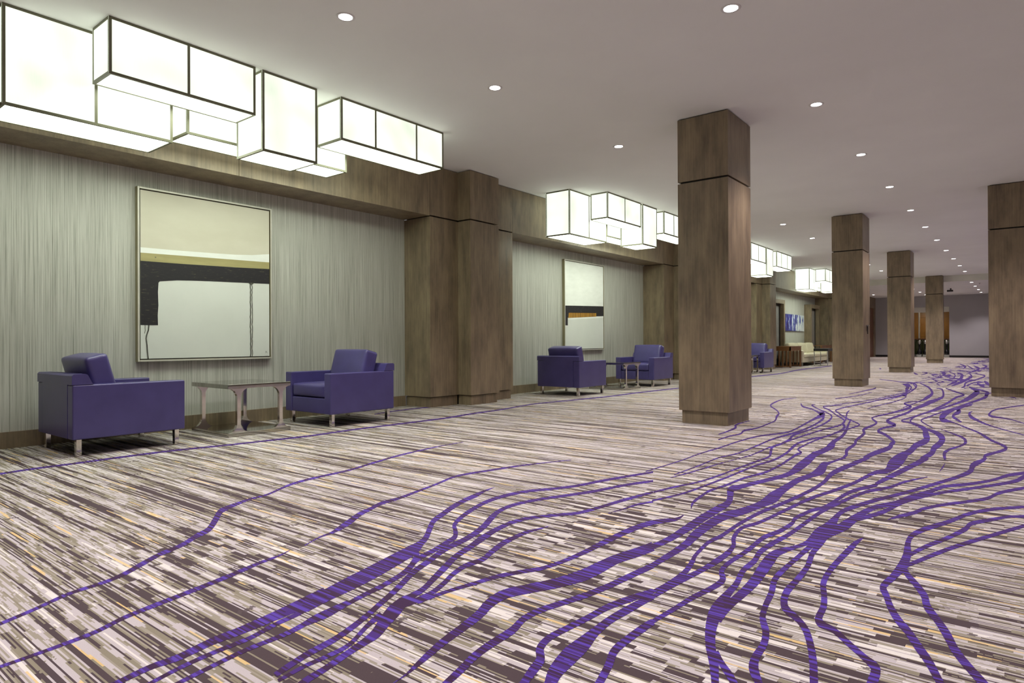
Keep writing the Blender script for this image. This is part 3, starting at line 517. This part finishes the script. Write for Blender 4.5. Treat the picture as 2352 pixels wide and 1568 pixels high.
# ------------------------------------------------------------------ box lights under the ceiling
# x front, x back, y start, y end, bottom, seams
BOXES = [
 ('tall two-panel box light next to the wall', -6.605, -7.15, 1.535, 2.9, 3.035, [2.226]),
 ('shallow two-panel box light at the front', -6.165, -6.545, 2.175, 3.53, 3.38, [2.855]),
 ('low long box light at the back, mostly hidden', -6.715, -7.14, 3.09, 5.08, 3.2, [3.75, 4.4]),
 ('tall single-panel box light in the middle', -6.165, -6.685, 3.605, 4.265, 3.04, []),
 ('shallow three-panel box light at the far end', -6.145, -6.62, 4.572, 6.24, 3.385, [5.079, 5.75]),
]
def box_light(label, xf, xb, y0, y1, zb, seams, group):
    o = empty('box_light', ((xf + xb) / 2, (y0 + y1) / 2, zb)); tag(o, label, 'ceiling light', group)
    hx, hy, H = (xf - xb) / 2, (y1 - y0) / 2, CEIL - zb
    cy = (y0 + y1) / 2; e = 0.024
    ys = [y0 - cy] + [s - cy for s in seams] + [y1 - cy]
    for a, b in zip(ys, ys[1:]):
        MB().box(hx - 0.012, hx - 0.004, a, b, 0.008, H).build('shade_panel', SHADE, o)
        MB().box(-hx + 0.004, -hx + 0.012, a, b, 0.008, H).build('shade_panel', SHADE, o)
    for s in (-1, 1):
        MB().box(-hx + 0.012, hx - 0.012, min(s * (hy - 0.012), s * (hy - 0.004)), max(s * (hy - 0.012), s * (hy - 0.004)), 0.008, H).build('shade_panel', SHADE, o)
    MB().box(-hx + 0.012, hx - 0.012, -hy + 0.012, hy - 0.012, 0.004, 0.012).build('diffuser', SHADEB, o)
    f = MB()
    for zz in (0, H - e):
        f.box(hx - e, hx, -hy, hy, zz, zz + e); f.box(-hx, -hx + e, -hy, hy, zz, zz + e)
        f.box(-hx + e, hx - e, -hy, -hy + e, zz, zz + e); f.box(-hx + e, hx - e, hy - e, hy, zz, zz + e)
    for sx in (hx - e, -hx):
        for sy in (hy - e, -hy): f.box(sx, sx + e, sy, sy + e, e, H - e)
        for s in seams: f.box(sx, sx + e, s - cy - e / 2, s - cy + e / 2, e, H - e)
    f.build('frame', FRAMEBRONZE, o)
    return o
for off, where in ((0.0, 'over the nearest armchairs'), (8.487, 'over the second pair of armchairs'), (16.65, 'over the third bay'), (25.53, 'over the cream sofa')):
    for lab, xf, xb, y0, y1, zb, seams in BOXES:
        box_light(lab + ' ' + where, xf, xb, y0 + off, y1 + off, zb, [s + off for s in seams], 'white box lights ' + where)

# ------------------------------------------------------------------ recessed downlights
spot = bpy.data.lights.new('downlight_lamp', 'SPOT')
spot.energy = DOWN_POWER; spot.color = DOWN_COL; spot.spot_size = math.radians(108); spot.spot_blend = 0.75; spot.shadow_soft_size = 0.06
def downlight_proto():
    o = empty('downlight'); n = 28
    prof = [(.056, -.001), (.072, -.006), (.082, -.004), (.084, 0.0)]
    MB().lathe(0, 0, prof, n).build('trim_ring', TRIM, o)
    MB().cyl(0, 0, -.003, -.001, .058, n).build('lens', LENS, o)
    l = bpy.data.objects.new('lamp', spot); COL.objects.link(l); l.parent = o; l.location = (0, 0, -0.02)
    return o
ORD = ['first', 'second', 'third', 'fourth', 'fifth', 'sixth', 'seventh', 'eighth', 'ninth', 'tenth', 'eleventh', 'twelfth', 'thirteenth', 'fourteenth', 'fifteenth']
proto = downlight_proto(); first = True
def downlight(x, y, z, label, group):
    global first
    if first: o = proto; first = False
    else: o = copy_tree(proto)
    o.location = (x, y, z); tag(o, label, 'downlight', group)
A_Y = [5.456, 8.333, 11.03, 13.70, 16.48, 19.16, 21.89, 24.65, 27.35, 30.1, 32.8]
B_Y = [3.48, 5.5, 8.30, 11.0, 13.7, 16.45, 19.21, 22.0, 24.7, 27.4, 30.2, 32.8]
for i, y in enumerate(A_Y): downlight(-1.945, y, CEIL, ORD[i] + ' round downlight from the viewer in the right-hand ceiling row', 'downlights of the right-hand row')
for i, y in enumerate(B_Y): downlight(-4.61, y, CEIL, ORD[i] + ' round downlight from the viewer in the row beside the box lights', 'downlights beside the box lights')
for i, (x, y) in enumerate([(-1.86, 35.55), (-1.86, 38.2), (-1.86, 40.95), (-1.86, 43.5), (-4.43, 35.6), (-4.43, 38.3), (-4.43, 41.0), (-4.43, 43.6), (-6.75, 41.6)]):
    downlight(x, y, CEIL2, ORD[i] + ' small downlight in the lower ceiling by the far wall', 'downlights of the lower ceiling')
for i, (x, y) in enumerate([(-1.945, 2.7), (-1.945, 0), (-1.945, -2.7), (-4.61, 0.8), (-4.61, -2.0)] + [(1.0, -2.7 + 2.73 * k) for k in range(14)]):  # unseen lamps added in line with the grid to light the near floor
    downlight(x, y, CEIL, 'added unseen downlight lighting the floor from outside the view', 'added downlights outside the view')

# ------------------------------------------------------------------ armchairs
def armchair_proto():
    o = empty('armchair')                     # faces +y, origin at the middle of its footprint
    W, D = 0.49, 0.505; zb, za, zk = 0.16, 0.665, 0.765; at = 0.135
    for s in (-1, 1):
        a, b = (s * W, s * (W - at)) if s < 0 else (W - at, W)
        MB().rbox(min(a, b), max(a, b), -D + 0.002, D, zb, za, 0.013, 4).build('arm', LEATHER, o, True)
    back = MB().prism([(-D, zb + .005), (-D + .15, zb + .005), (-D + .19, 0.60), (-D + .125, zk), (-D + .02, zk), (-D, zk - .02)], 'x', -W + at, W - at)
    back.build('backrest', LEATHER, o)
    # top roll of the back lies over the arm ends
    roll = MB().prism([(-D - .004, za + .002), (-D + .17, za + .002), (-D + .155, za + .03), (-D + .125, zk - .008), (-D + .11, zk), (-D + .012, zk), (-D - .004, zk - .016)], 'x', -W, W)
    roll.build('back_roll', LEATHER, o)
    MB().rbox(-W + at + .002, W - at - .002, -D + .16, D - .012, zb, 0.352, 0.012, 3).build('front_rail', LEATHER, o, True)
    seat = MB().cushion(W - at - .006, 0.385, 0.082, 0.034, (0.003, 0.012, 0.014), 12, mat=Matrix.Translation((0, D - .395, 0.442)))
    seat.build('seat_cushion', LEATHER, o)
    m = Matrix.Translation((0, -D + .30, 0.715)) @ Matrix.Rotation(math.radians(15), 4, 'X')
    MB().cushion(W - at - .004, 0.10, 0.225, 0.034, (0.003, 0.016, 0.010), 12, mat=m).build('back_cushion', LEATHER, o)
    for sx in (-1, 1):
        for sy in (-1, 1):
            cx, cy = sx * (W - .065), sy * (D - .065)
            MB().rbox(cx - .026, cx + .026, cy - .022, cy + .022, 0, zb, 0.003, 2).build('leg', CHROME, o, True)
    return o
ch = armchair_proto()
def place(o, x, y, rz, label, cat, group=None, z=0):
    o.location = (x, y, z); o.rotation_euler.z = rz; return tag(o, label, cat, group)
G = 'violet leather armchairs'
place(ch, -7.31, 2.605, 0, 'violet leather armchair with its back towards the viewer, nearest of all', 'armchair', G)
place(copy_tree(ch), -7.12, 5.27, math.pi, 'violet leather armchair facing the viewer beside the nearest chrome table', 'armchair', G)
place(copy_tree(ch), -7.09, 10.82, 0, 'violet leather armchair seen from behind under the small dark and white painting', 'armchair', G)
place(copy_tree(ch), -7.05, 13.88, math.pi, 'violet leather armchair facing the viewer left of the nearest column', 'armchair', G)
place(copy_tree(ch), -6.98, 21.5, math.pi, 'violet leather armchair seen just right of the nearest column', 'armchair', G)

# ------------------------------------------------------------------ chrome side tables
def table_proto():
    o = empty('side_table'); hx, hy, H = 0.43, 0.385, 0.585; th = 0.048
    MB().rbox(-hx, hx, -hy, hy, H - th, H, 0.004, 2).build('table_top', NICKEL, o, True)
    MB().rbox(-hx, hx, -hy, hy, 0, th, 0.004, 2).build('base_plate', NICKEL, o, True)
    z0, z1 = th, H - th; r = 0.10; sw = 0.021
    for sx in (-1, 1):
        for sy in (-1, 1):
            yc = sy * (hy - 0.125)
            pts = []
            def arc(cx, cz, a0, a1):
                for k in range(9):
                    a = math.radians(a0 + (a1 - a0) * k / 8); pts.append((cx + r * math.cos(a), cz + r * math.sin(a)))
            arc(yc + sw + r, z0 + r, 270, 180); arc(yc + sw + r, z1 - r, 180, 90)
            arc(yc - sw - r, z1 - r, 90, 0); arc(yc - sw - r, z0 + r, 0, -90)
            xa, xb = (hx - 0.045, hx - 0.002) if sx > 0 else (-hx + 0.002, -hx + 0.045)
            MB().prism(pts[::-1], 'x', xa, xb).build('leg', CHROME, o)
    return o
tb = table_proto()
place(tb, -7.30, 3.985, 0, 'polished chrome side table with flared legs between the two nearest armchairs', 'side table', 'chrome side tables')
place(copy_tree(tb), -7.08, 12.52, 0, 'polished chrome side table between the second pair of armchairs', 'side table', 'chrome side tables')
place(copy_tree(tb), -7.02, 20.5, 0, 'polished chrome side table at the right edge of the nearest column', 'side table', 'chrome side tables')

# ------------------------------------------------------------------ paintings
def canvas_mat(name, a, b, sc=(1.0, 3.0, 9.0)):
    t = NT(name); x, y, z = t.pos()
    n = t.noise(t.xyz(0.0, t.math('MULTIPLY', y, sc[1]), t.math('MULTIPLY', z, sc[2])), 1.0, 5.0, 0.6)
    return t.done(t.ramp(n, [(0.35, a), (0.65, b)]), 0.6)
PC1 = canvas_mat('paint_cream', (0.60, 0.57, 0.46, 1), (0.66, 0.63, 0.52, 1), (1, .8, 2))
PC2 = canvas_mat('paint_pale', (0.66, 0.68, 0.64, 1), (0.72, 0.74, 0.70, 1), (1, .8, .8))
PWH = canvas_mat('paint_white', (0.80, 0.82, 0.78, 1), (0.86, 0.88, 0.84, 1))
PKH = canvas_mat('paint_khaki', (0.34, 0.30, 0.13, 1), (0.42, 0.37, 0.17, 1), (1, 2, 14))
def mk_black():
    t = NT('paint_black'); x, y, z = t.pos()
    n = t.noise(t.xyz(0.0, t.math('MULTIPLY', y, 9.0), t.math('MULTIPLY', z, 80.0)), 1.0, 4.0, 0.7)
    return t.done(t.ramp(n, [(0.0, (0.010, 0.009, 0.012, 1)), (0.60, (0.016, 0.014, 0.018, 1)), (0.72, (0.16, 0.14, 0.07, 1))]), 0.6)
PBL = mk_black()
PDRIP = canvas_mat('paint_drip', (0.02, 0.02, 0.018, 1), (0.14, 0.14, 0.11, 1), (1, 90, 14))
POR = canvas_mat('paint_orange', (0.20, 0.09, 0.012, 1), (0.46, 0.24, 0.03, 1), (1, 22, 1.5))
PMATS = [PC1, PC2, PWH, PKH, PBL, PDRIP, POR]
def painting(y0, y1, z0, z1, label, layers, depth=0.065):
    o = empty('painting', (XW, (y0 + y1) / 2, (z0 + z1) / 2)); tag(o, label, 'painting', 'framed abstract paintings')
    hy, hz = (y1 - y0) / 2, (z1 - z0) / 2; t = 0.022
    for a in ((-hy, -hy + t, -hz, hz), (hy - t, hy, -hz, hz), (-hy + t, hy - t, -hz, -hz + t), (-hy + t, hy - t, hz - t, hz)):
        f = MB().box(0.001, depth, a[0], a[1], a[2], a[3]).build('frame_bar', GOLDFRAME, o)
        MB().box(depth, depth + 0.002, a[0] + .002, a[1] - .002, a[2] + .002, a[3] - .002).build('lip', SILVER, f)
    MB().box(0.001, depth - 0.03, -hy + t, hy - t, -hz + t, hz - t).build('backing', GAP, o)
    cy, cz = hy - t - 0.012, hz - t - 0.012
    m = MB().box(depth - 0.03, depth - 0.010, -cy, cy, -cz, cz, 1)
    for k, (mi, pts) in enumerate(layers):
        x = depth - 0.010 + 0.0006 * (k + 1)
        vs = [(x, -cy + 2 * cy * u, cz - 2 * cz * v) for u, v in pts]
        m.add(vs, [tuple(range(len(vs)))[::-1]], mi)
    m.build('canvas', PMATS, o)
    return o
def strip(pts, wd):
    L = [(u - wd / 2, v) for u, v in pts]; R = [(u + wd / 2, v) for u, v in pts]
    return L + R[::-1]
rd = random.Random(3)
def drip(u, v0, v1, wob=.006, n=14): return [(u + rd.uniform(-wob, wob), v0 + (v1 - v0) * k / n) for k in range(n + 1)]
top_edge = [(0, .341), (.25, .338), (.5, .332), (.7, .326), (.85, .316), (1, .297)]
L1 = [(0, [(0, 0), (1, 0)] + top_edge[::-1]), (2, top_edge + [(1, .354), (0, .373)]), (3, [(0, .373), (1, .354), (1, .403), (0, .424)]),
      (4, [(0, .421), (.3, .418), (.7, .410), (1, .40), (1, .503), (.75, .508), (.5, .513), (.37, .517), (.25, .522), (.13, .535), (.122, .545), (.118, .60), (.121, .68), (.116, .74), (.118, .80), (0, .80)]),
      (5, strip([(.055, .80), (.052, .83), (.04, .86), (.036, .88), (.042, .92), (.045, .96), (.05, 1)], .009)), (5, strip(drip(.030, .80, .85, .003, 6), .004)),
      (5, strip(drip(.832, .503, 1.0, .0035, 30), .008)), (5, strip(drip(.846, .503, 1.0, .003, 30), .006)),
      (5, [(.815, .505), (.865, .503), (.85, .515), (.828, .515)]),
      (5, strip([(.963, .965), (.966, .972), (.962, .98)], .003)), (5, strip([(.970, .965), (.973, .975), (.978, .98)], .003)), (5, strip([(.10, .390), (.101, .396)], .008))]
painting(3.09, 4.77, 0.835, 2.85, 'large framed abstract painting with a black angular band over the nearest seating group', L1)
L2 = [(2, [(0, 0), (1, 0), (1, .484), (0, .508)]), (4, [(0, .508), (1, .484), (1, .605), (.90, .609), (.80, .612), (.06, .645), (.06, .732), (0, .732)]),
      (6, [(.085, .588), (.80, .573), (.80, .618), (.07, .648)]), (2, [(.065, .648), (1, .607), (1, .625), (.065, .668)])]
painting(11.83, 13.54, 0.84, 2.865, 'framed white abstract painting with a thin black and orange band over the second seating group', L2)
def mk_blue():
    t = NT('blue_streak_paint'); x, y, z = t.pos()
    n = t.noise(t.xyz(0.0, t.math('MULTIPLY', y, 4.2), t.math('MULTIPLY', z, 1.7)), 1.0, 5.0, 0.7)
    gx = t.math('MULTIPLY', t.math('SUBTRACT', y, 30.1), 0.075)
    v = t.math('ADD', n, gx)
    return t.done(t.ramp(v, [(0.32, (0.025, 0.010, 0.08, 1)), (0.43, (0.035, 0.035, 0.28, 1)), (0.50, (0.10, 0.14, 0.42, 1)), (0.54, (0.62, 0.68, 0.74, 1)), (0.75, (0.80, 0.84, 0.84, 1))]), 0.5)
bp = empty('painting', (XW, 30.05, 1.81)); tag(bp, 'unframed blue and white streaked painting above the cream sofa', 'painting')
MB().box(0.001, 0.05, -1.52, 1.52, -.36, .36).build('canvas', mk_blue(), bp)
MB().box(0.001, 0.045, -1.525, 1.525, -.365, -.36).build('canvas_edge', GAP, bp)

# ------------------------------------------------------------------ doors in the sofa bay
GREYGLASS = plain('frosted_grey_glass', (0.30, 0.29, 0.29), 0.25)
def bay_door(n, y0, y1, label):
    o = empty('door_%d' % n, (XW, (y0 + y1) / 2, 0)); struct(o, label)
    h = (y1 - y0) / 2; t = 0.16; X = 0.30; Z = 2.69
    MB().box(0, X, -h, -h + t, 0, Z).build('jamb', WOOD, o); MB().box(0, X, h - t, h, 0, Z).build('jamb', WOOD, o)
    MB().box(0, X, -h + t, h - t, Z - t, Z).build('head', WOOD, o)
    f = MB(); s = 0.09; a, b = -h + t, h - t; zt = Z - t
    f.box(.08, .14, a, a + s, 0, zt); f.box(.08, .14, b - s, b, 0, zt); f.box(.08, .14, a + s, b - s, zt - s, zt); f.box(.08, .14, a + s, b - s, 0, 0.3)
    f.build('door_frame', BLACK, o)
    MB().box(.10, .12, a + s, b - s, .3, zt - s).build('pane', GREYGLASS, o)
bay_door(1, 26.15, 27.68, 'black framed glass door in a wood surround behind the desk')
bay_door(2, 31.78, 33.4, 'black framed glass door in a wood surround right of the blue painting')

# ------------------------------------------------------------------ sofa, desk, consoles
sf = empty('sofa', (-7.36, 29.3, 0)); tag(sf, 'long cream sofa under the blue painting', 'sofa')
hw, hd = 2.1, 0.46
for s in (-1, 1):
    a, b = sorted((s * hw, s * (hw - .2)))
    MB().rbox(-hd, hd, a, b, .15, .645, .05, 4).build('arm', CREAMFAB, sf, True)
MB().rbox(-hd, hd - .02, -hw + .2, hw - .2, .15, .34, .02, 3).build('front_rail', CREAMFAB, sf, True)
MB().prism([(-hd, .15), (-hd + .2, .15), (-hd + .26, .45), (-hd + .16, .80), (-hd, .80)], 'y', -hw + .2, hw - .2).build('backrest', CREAMFAB, sf)
for i in range(3):
    cy = -1.27 + 1.27 * i
    MB().cushion(.36, .63, .075, .05, (.01, .006, .02), 8, mat=Matrix.Translation((.11, cy, .415))).build('seat_cushion', CREAMFAB, sf)
    MB().cushion(.09, .63, .22, .05, (.02, .006, .02), 8, mat=Matrix.Translation((-.17, cy, .70)) @ Matrix.Rotation(math.radians(-14), 4, 'Y')).build('back_cushion', CREAMFAB, sf)
for sx in (-1, 1):
    for sy in (-1, 1): MB().rbox(sx * .40 - .025, sx * .40 + .025, sy * 2.0 - .025, sy * 2.0 + .025, 0, .15, .003, 2).build('leg', STEEL, sf, True)

dk = empty('desk', (-7.28, 26.3, 0)); tag(dk, 'reddish wooden desk with slatted ends beside the cream sofa', 'desk')
hx, hy = .36, .72
MB().rbox(-hx - .01, hx + .01, -hy - .01, hy + .01, .785, .815, .003, 2).build('desk_top', WALNUT, dk, True)
for sy in (-1, 1):
    a, b = sorted((sy * hy, sy * (hy - .03)))
    MB().box(-hx, hx, a, b, .64, .785).build('apron', WALNUT, dk)
    MB().box(-hx + .05, hx - .05, a, b, .03, .07).build('stretcher', WALNUT, dk)
    for k in range(4): MB().box(-.21 + .14 * k - .015, -.21 + .14 * k + .015, a, b, .07, .64).build('slat', WALNUT, dk)
    for sx in (-1, 1):
        c0, c1 = sorted((sx * hx, sx * (hx - .055))); d0, d1 = sorted((sy * hy, sy * (hy - .055)))
        MB().box(c0, c1, d0, d1, 0, .785).build('leg', WALNUT, dk)
MB().box(hx - .03, hx, -hy + .055, hy - .055, .64, .785).build('apron', WALNUT, dk)
MB().box(-hx, -hx + .03, -hy + .055, hy - .055, .64, .785).build('apron', WALNUT, dk)

cn = empty('console_table', (-7.43, 32.6, 0)); tag(cn, 'reddish wooden console table between the cream sofa and the glass door', 'console table')
MB().rbox(-.22, .22, -.95, .95, .77, .80, .003, 2).build('console_top', WALNUT, cn, True)
MB().box(.17, .20, -.9, .9, .66, .77).build('apron', WALNUT, cn)
for sx in (-1, 1):
    for sy in (-1, 1):
        c0, c1 = sorted((sx * .21, sx * .16)); d0, d1 = sorted((sy * .94, sy * .89))
        MB().box(c0, c1, d0, d1, 0, .77).build('leg', WALNUT, cn)

ct = empty('coffee_table', (-6.42, 28.5, 0)); tag(ct, 'dark topped table on thin steel legs in front of the cream sofa', 'coffee table')
MB().rbox(-.27, .27, -.55, .55, .60, .70, .004, 2).build('table_top', BLACK, ct, True)
for sx in (-1, 1):
    for sy in (-1, 1):
        MB().box(sx * .25 - .014, sx * .25 + .014, sy * .52 - .014, sy * .52 + .014, 0, .60).build('leg', STEEL, ct)

# ------------------------------------------------------------------ small ceiling fittings beyond the step
for i, (x, y) in enumerate([(-3.3, 37.2), (-1.6, 36.2), (-4.6, 36.4)]):
    s = empty('sprinkler', (x, y, CEIL2)); tag(s, ORD[i] + ' small sprinkler head in the lower ceiling', 'sprinkler', 'sprinklers of the lower ceiling')
    MB().cyl(0, 0, -.012, 0, .05, 16).build('plate', TRIM, s); MB().cyl(0, 0, -.05, -.012, .015, 10, r1=.012).build('nozzle', STEEL, s)
sp = empty('ceiling_camera', (-2.9, 39.0, CEIL2)); tag(sp, 'dark camera hanging from the lower ceiling', 'camera')
MB().cyl(0, 0, -.08, 0, .03, 14).build('stem', BLACK, sp)
MB().rbox(-.16, .10, -.05, .05, -.17, -.08, .02, 2).build('body', BLACK, sp, True)
